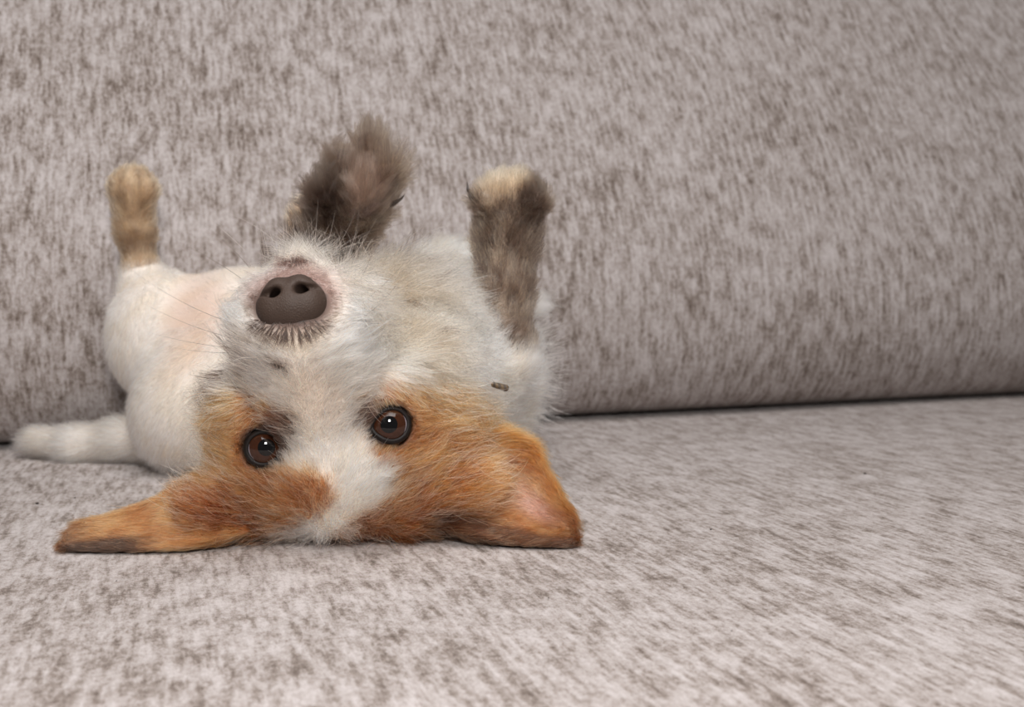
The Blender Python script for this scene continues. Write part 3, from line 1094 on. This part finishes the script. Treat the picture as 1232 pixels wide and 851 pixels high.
# ears
for i, (ev, eo) in enumerate(zip(EARS, [o for o in DOG.children if o.name.startswith('ear') and not o.name.startswith('ear_')])):
    verts, F, nrm, tw, side, axis = ev

    def ear_coat(T, w, sd, p, hair):
        n = len(T)
        r = rng.random(n) if hair else np.full(n, 0.5)
        col = mix(srgb(142, 88, 48) * np.ones((n, 1)), srgb(172, 120, 74), sm(0.3, 0.8, value_noise(p, 150, 12)))
        if i == 0:
            col = mix(col, srgb(74, 42, 23), 0.9 * sm(0.42, 0.9, T))
            col = mix(col, srgb(60, 36, 24), 0.92 * sm(0.68, 0.88, w + 0.05 * (T - 0.5)))
            col = mix(col, srgb(200, 160, 148), 0.75 * np.exp(-((T - 0.42) / 0.16) ** 2 - ((w - 0.42) / 0.16) ** 2))
            col = mix(col, srgb(182, 118, 62), 0.5 * (1 - sm(0.02, 0.25, w)) * (1 - sm(0.5, 0.7, T)))
        else:
            col = mix(col, srgb(86, 56, 38), 0.88 * sm(0.45, 0.82, T))
            col = mix(col, srgb(40, 26, 19), 0.95 * sm(0.58, 0.76, w) * sm(0.30, 0.5, T))
            col = mix(col, srgb(150, 88, 40), 0.6 * (1 - sm(0.1, 0.35, T)))
        if hair:
            col = mix(col, srgb(70, 44, 28), 0.6 * (r < 0.08))
            col = mix(col, srgb(224, 186, 140), 0.6 * (r > 0.94))
        return col
    set_coat(eo.data, ear_coat(tw[:, 0], tw[:, 1], side, verts, False) * 0.85)
    T3 = np.concatenate([F[:, [0, 1, 2]], F[:, [0, 2, 3]]])
    tri = verts[T3]
    ar = np.linalg.norm(np.cross(tri[:, 1] - tri[:, 0], tri[:, 2] - tri[:, 0]), axis=1)
    sd = side[T3].mean(1)
    ar = ar * np.where(sd > 0.5, 1.0, 0.45)
    n = N_EAR
    pick = rng.choice(len(T3), n, p=ar / ar.sum())
    a, b = np.sqrt(rng.random(n)), rng.random(n)
    k3 = np.stack([1 - a, a * (1 - b), a * b], 1)
    lerp = lambda arr: (arr[T3[pick]] * k3.reshape(n, 3, *([1] * (arr.ndim - 1)))).sum(1)
    p, nn, uvw, ax_ = lerp(verts), unit(lerp(nrm)), lerp(tw), unit(lerp(axis))
    k = (p[:, 2] > 0.001) & (B.f(p) > -0.001)
    if i == 0:
        k &= ~((np.exp(-((uvw[:, 0] - 0.42) / 0.16) ** 2 - ((uvw[:, 1] - 0.42) / 0.16) ** 2) > 0.5) & (rng.random(n) < 0.6))
    p, nn, uvw, ax_ = p[k], nn[k], uvw[k], ax_[k]
    L = 0.0085 - 0.002 * uvw[:, 0] + 0.005 * (1 - sm(0.0, 0.3, uvw[:, 0])) + 0.003 * (1 - sm(0.0, 0.12, uvw[:, 1]))
    down = -CHY * (0.25 if i == 0 else 0.05)
    make_fur('ear_fur', eo, p, nn, ax_ + down, L, ear_coat(uvw[:, 0], uvw[:, 1], None, p, True), FUR, lift=0.34, radius=9.5e-5, k=5, clump=0.45, clump_n=18, wave=0.1, droop=0.0, rnd=0.14)

# ------------------------------------------------------------------ beard, stray dark wisps and whiskers
p, nn = P[hd_m], Nn[hd_m]
c = to_px(p)[:, :2]
loc = to_hd(p)
jaw = (loc[:, 1] > -0.3) & (loc[:, 2] < -2.2) & (c[:, 1] < 440) & (rng.random(len(p)) < 0.55)
jaw &= (np.hypot(c[:, 0] - 352, (c[:, 1] - 352) * 1.1) > 54) & ((c[:, 0] > 380) | (c[:, 1] < 320))
bp_, bn_, bc = p[jaw], nn[jaw], c[jaw]
right = sm(360, 470, bc[:, 0])
fl_ = -CHY * 0 + (CHX * (0.75 * right - 0.1)[:, None]) - CHY * (-(0.9 - 0.75 * sm(310, 400, bc[:, 1])))[:, None] + rng.normal(0, 0.35, (len(bp_), 3))
L = (0.016 + 0.020 * rng.random(len(bp_))) * (0.6 + 0.4 * sm(250, 420, bc[:, 0]))
col = mix(srgb(206, 190, 172) * np.ones((len(bp_), 1)), srgb(158, 136, 116), (rng.random(len(bp_)) < 0.4) * 0.8)
col = mix(col, srgb(186, 156, 122), 0.7 * blob(bc, 480, 400, 34, 60, -35))
col = mix(col, srgb(150, 130, 108), 0.6 * blob(bc, 475, 360, 50, 100, -25))  # beard's own grizzle plus the same painted shade beside the muzzle
col = mix(col, srgb(92, 76, 64), 0.85 * (rng.random(len(bp_)) < 0.10))
make_fur('beard', DOG, bp_, bn_, fl_, L, col, FUR, lift=0.55, radius=1.0e-4, k=9, clump=0.5, clump_n=9, wave=0.5, droop=0.0, rnd=0.3)


FRONT = (VN * unit(C0 - V)).sum(1) > 0.05
VF, VFN, VPX = V[FRONT], VN[FRONT], to_px(V[FRONT])
HEAD_FAR = np.where(hv[FRONT], 0.0, 1e9)         # face hair is rooted on the head only


def on_skin(x, y):
    """Nearest skin point to a measured place, the frontmost where the body folds over itself."""
    d2 = (VPX[:, 0] - x) ** 2 + (VPX[:, 1] - y) ** 2 + HEAD_FAR
    near = d2 < d2.min() + 30
    i = np.where(near)[0][np.argmin(VPX[near, 2])]
    return VF[i], VFN[i]


def strands(name, specs, rad, mat, off=0.0):
    """Single long hairs: root position in the picture and distance, direction, length, bend, colour."""
    k = 9
    pts, cols = [], []
    for (x, y, dd, dx, dy, toward, L, bend, col) in specs:
        if dd is None:
            q, nq_ = on_skin(x, y)
            q = q + nq_ * off
            dirv = CX * dx - CY * dy
            dirv = unit(unit(dirv - (dirv @ nq_) * nq_) + nq_ * toward)
        else:
            q = at(x, y, dd)
            dirv = unit(CX * dx - CY * dy - _F * toward)
        sidev = unit(np.cross(dirv, _F))
        out = [q]
        for j in range(1, k):
            t = j / (k - 1)
            q = q + unit(dirv + sidev * bend * t) * L / (k - 1)
            out.append(q)
        pts.append(out)
        cols.append(col)
    pts = np.array(pts)
    cu = bpy.data.hair_curves.new(name)
    cu.add_curves([k] * len(pts))
    cu.points.foreach_set('position', (pts - np.array(DOG.location)).reshape(-1).astype(np.float32))
    a = cu.attributes.get('radius') or cu.attributes.new('radius', 'FLOAT', 'POINT')
    a.data.foreach_set('value', np.tile(rad * np.linspace(1, 0.15, k), len(pts)).astype(np.float32))
    a = cu.attributes.new('coat', 'FLOAT_COLOR', 'CURVE')
    a.data.foreach_set('color', np.concatenate([np.array(cols), np.ones((len(cols), 1))], 1).reshape(-1).astype(np.float32))
    cu.materials.append(mat)
    return link(name, cu, DOG, kind='stuff')


W1, W2 = srgb(52, 40, 34), srgb(196, 180, 168)
sp = []
for (x, y, dx, dy, L, b) in ((272, 405, -1, -.25, .040, -.3), (270, 418, -1, -.1, .034, -.2), (268, 385, -1, -.35, .045, -.35), (300, 322, -.6, -.8, .026, .3), (290, 335, -.8, -.6, .03, .2),
                             (276, 425, -1, .0, .025, -.2), (428, 345, .6, -.8, .03, .5), (434, 365, .8, -.5, .034, .4), (425, 390, 1, -.1, .032, -.4), (440, 380, .9, -.6, .03, .5)):
    sp.append((x, y, 0.412, dx, dy, .15, L, b, W1))
for k in range(26):
    x = rng.uniform(285, 420)
    sp.append((x, rng.uniform(300, 330), 0.41, (x - 350) / 70 + rng.normal(0, .3), -1, .1, rng.uniform(.015, .03), rng.normal(0, .6), W2))
strands('whiskers', sp, 9e-5, FUR)
sp = []
for k in range(620):                     # dark hairs fanning out below the nose leather, and the dark rim of the lip above it
    if k % 4:
        a_ = rng.normal(0, 0.62)
        x, y = 349 + 44 * math.sin(a_) + rng.normal(0, 2), 396 + rng.uniform(-4, 9) - 10 * abs(math.sin(a_))
        sp.append((x, y, None, math.sin(a_) * 1.1, math.cos(a_), .22, rng.uniform(.004, .0085), rng.normal(0, .3), W1 * rng.uniform(.25, 1.0)))
    else:
        x, y = 355 + rng.uniform(-20, 20), 314 + rng.normal(0, 2.2)
        sp.append((x, y, None, (x - 355) / 40, -1, .2, rng.uniform(.002, .004), 0, srgb(70, 50, 45)))
strands('lip_hairs', sp, 9e-5, FUR)
sp = []
for k in range(1900):                    # shaggy pale hair of the chin, curling up past the lip
    u_ = rng.random()
    x, y = 318 + 170 * u_ + rng.normal(0, 4), 312 - 8 * math.sin(u_ * 3.1) + 22 * max(0, u_ - .55) + rng.normal(0, 6)
    if 330 < x < 378 and y > 308:
        y = 300
    sp.append((x, y, None, -.25 + 1.0 * u_ + rng.normal(0, .35), -1 + .45 * u_ + rng.normal(0, .2), .35, rng.uniform(.010, .024) * (.6 + .4 * math.sin(u_ * 3.1)), rng.normal(.25, .45),
               mix(srgb(214, 199, 182)[None], srgb(150, 129, 110)[None], np.array([rng.random() ** 2]))[0]))
strands('chin_hair', sp, 9e-5, FUR)
sp = []
for k in range(150):                     # dark tufts on the left cheek, against the white flank
    cl = [(276, 428), (268, 455), (262, 480), (258, 500), (256, 462), (264, 440)][k % 6]
    a_ = rng.normal(0, 1, 2)
    sp.append((cl[0] + a_[0] * 3.5, cl[1] + a_[1] * 3.5, None, -1, [-.5, -.25, -.35, -.6, .1, -.3][k % 6] + rng.normal(0, .12), .5, rng.uniform(.010, .019), rng.normal(-.2, .25), mix(W1[None], MID[None], np.array([rng.random() * 0.8]))[0]))
for k in range(150):                     # dark tufts trailing from the jaw on the right
    j = k % 5
    cl = [(478, 330), (500, 352), (482, 372), (505, 395), (470, 300)][j]
    a_ = rng.normal(0, 1, 2)
    sp.append((cl[0] + a_[0] * 3, cl[1] + a_[1] * 3, None, 1, [.25, .45, .7, .15, -.5][j] + rng.normal(0, .08), .7, rng.uniform(.016, .030), [-.5, .5, -.7, -.5, .9][j] + rng.normal(0, .15), mix(W1[None], MID[None], np.array([rng.random() * 0.5]))[0]))
strands('wisps', sp, 8e-5, FUR, 0.005)
sp = []
for k in range(420):                     # pale wisps standing off the chest and the tuft of the far hind foot
    t_ = rng.random()
    if k % 5:
        x, y, dd = 636 + 12 * math.sin(t_ * 3) + rng.normal(0, 4), 395 + 115 * t_, 0.592
        dx, dy, L = 1, -.5 + 1.5 * t_ + rng.normal(0, .25), rng.uniform(.010, .022)
    else:
        x, y, dd = 642 + rng.normal(0, 5), 366 + rng.normal(0, 4), 0.62
        dx, dy, L = 1, -.1 + rng.normal(0, .25), rng.uniform(.008, .018)
    sp.append((x, y, dd, dx, dy, .1, L, rng.normal(.2, .3), WHITE * rng.uniform(.75, 1)))
strands('chest_wisps', sp, 1e-4, FUR)


# ------------------------------------------------------------------ claws and pads
def horn(name, pts, r0, mat):
    pts = [np.asarray(q, float) for q in pts]
    vs, fs, kk = [], [], 8
    for i, q in enumerate(pts):
        t = unit(pts[min(i + 1, len(pts) - 1)] - pts[max(i - 1, 0)])
        u = unit(np.cross(t, _F))
        v = np.cross(t, u)
        rr = r0 * (1 - 0.92 * (i / (len(pts) - 1)) ** 1.3)
        vs += [q + rr * (u * math.cos(2 * math.pi * j / kk) + v * math.sin(2 * math.pi * j / kk)) for j in range(kk)]
    for i in range(len(pts) - 1):
        fs += [(i * kk + j, i * kk + (j + 1) % kk, (i + 1) * kk + (j + 1) % kk, (i + 1) * kk + j) for j in range(kk)]
    fs += [tuple(range(kk - 1, -1, -1)), tuple((len(pts) - 1) * kk + j for j in range(kk))]
    return child(name, vs, fs, mat)


HORN = eye_mat('claw_horn', srgb(48, 40, 36), srgb(70, 60, 54), 200)
horn('claw', [at(574, 245, .532), at(567, 238, .530), at(563, 228, .530), at(562, 219, .531)], 0.0019, HORN)
horn('claw', [at(470, 247, .530), at(477, 243, .528), at(483, 239, .527), at(487, 234, .527)], 0.0014, HORN)
m, nt, ns, ln, pb = new_mat('paw_pad')
nz = ns.new('ShaderNodeTexNoise')
nz.inputs['Scale'].default_value = 400
r = ramp(ns, [(0.35, tuple(srgb(60, 48, 44))), (0.65, tuple(srgb(98, 78, 70)))])
ln.new(nz.outputs['Fac'], r.inputs['Fac'])
ln.new(r.outputs['Color'], pb.inputs['Base Color'])
pb.inputs['Roughness'].default_value = 0.6
for (x, y, rx, ry) in ((430, 246, .012, .008), (399, 226, .006, .007), (416, 196, .006, .008), (442, 178, .006, .008), (464, 202, .006, .007)):
    S = Shape()
    cc = at(x, y, 0.525)
    S.ball(cc, (rx, ry, 0.0045), np.stack([CX, CY, -_F]))
    pv, pq = S.mesh(cc - 0.018, cc + 0.018, 0.0015)
    child('paw_pad', pv, pq, m)

# ------------------------------------------------------------------ small things: the twig in the fur, crumbs on the seat
m, nt, ns, ln, pb = new_mat('twig_bark')
wv = ns.new('ShaderNodeTexWave')
wv.inputs['Scale'].default_value = 160
wv.inputs['Distortion'].default_value = 2
tc = ns.new('ShaderNodeTexCoord')
ln.new(tc.outputs['Object'], wv.inputs['Vector'])
r = ramp(ns, [(0.3, tuple(srgb(52, 40, 30))), (0.8, tuple(srgb(96, 78, 56)))])
ln.new(wv.outputs['Fac'], r.inputs['Fac'])
ln.new(r.outputs['Color'], pb.inputs['Base Color'])
pb.inputs['Roughness'].default_value = 0.6
TW = Shape()
TWA, TWB = at(594, 463, .470), at(608, 467, .468)
TW.limb(TWA, TWB, 0.0013, 0.0017)
tv, tq = TW.mesh(np.minimum(TWA, TWB) - 0.004, np.maximum(TWA, TWB) + 0.004, 0.0005)
tm = mesh_from('twig', tv - TWA, tq, m)
to = link('twig', tm, None, label='short brown ringed twig caught in the fur beside the right cheek', category='twig')
to.location = TWA

cv, cf = [], []
spots = [(45, 607, 3.2), (1040, 572, 3.0), (935, 574, 1.6), (855, 638, 1.6), (1026, 637, 1.6), (1212, 600, 2.0), (1140, 617, 1.6), (1086, 558, 1.6), (978, 601, 1.4), (1160, 610, 1.3), (700, 600, 1.3), (880, 760, 1.2), (1100, 640, 1.3), (660, 720, 1.2), (90, 600, 1.4), (140, 700, 1.2)]
for (x, y, rpx) in spots:
    ray = at(x, y, 1.0) - C0
    d_ = -CAM_Z / ray[2]
    q = C0 + ray * d_
    rr = rpx * d_ / FPX
    o = len(cv)
    oct_ = np.array([(1, 0, .3), (0, 1, .35), (-1, 0, .3), (0, -1, .3), (.1, .1, .95), (0, 0, -.2)])
    cv += list(q + (oct_ + rng.normal(0, .15, (6, 3))) * rr + [0, 0, rr * 0.2])
    cf += [(o, o + 1, o + 4), (o + 1, o + 2, o + 4), (o + 2, o + 3, o + 4), (o + 3, o, o + 4), (o + 1, o, o + 5), (o + 2, o + 1, o + 5), (o + 3, o + 2, o + 5), (o, o + 3, o + 5)]
cm = mesh_from('crumbs', cv, cf, plain_mat('crumb_dirt', srgb(52, 42, 36)))
link('crumbs', cm, None, kind='stuff', label='tiny dark crumbs scattered over the grey seat cushion', category='crumbs')
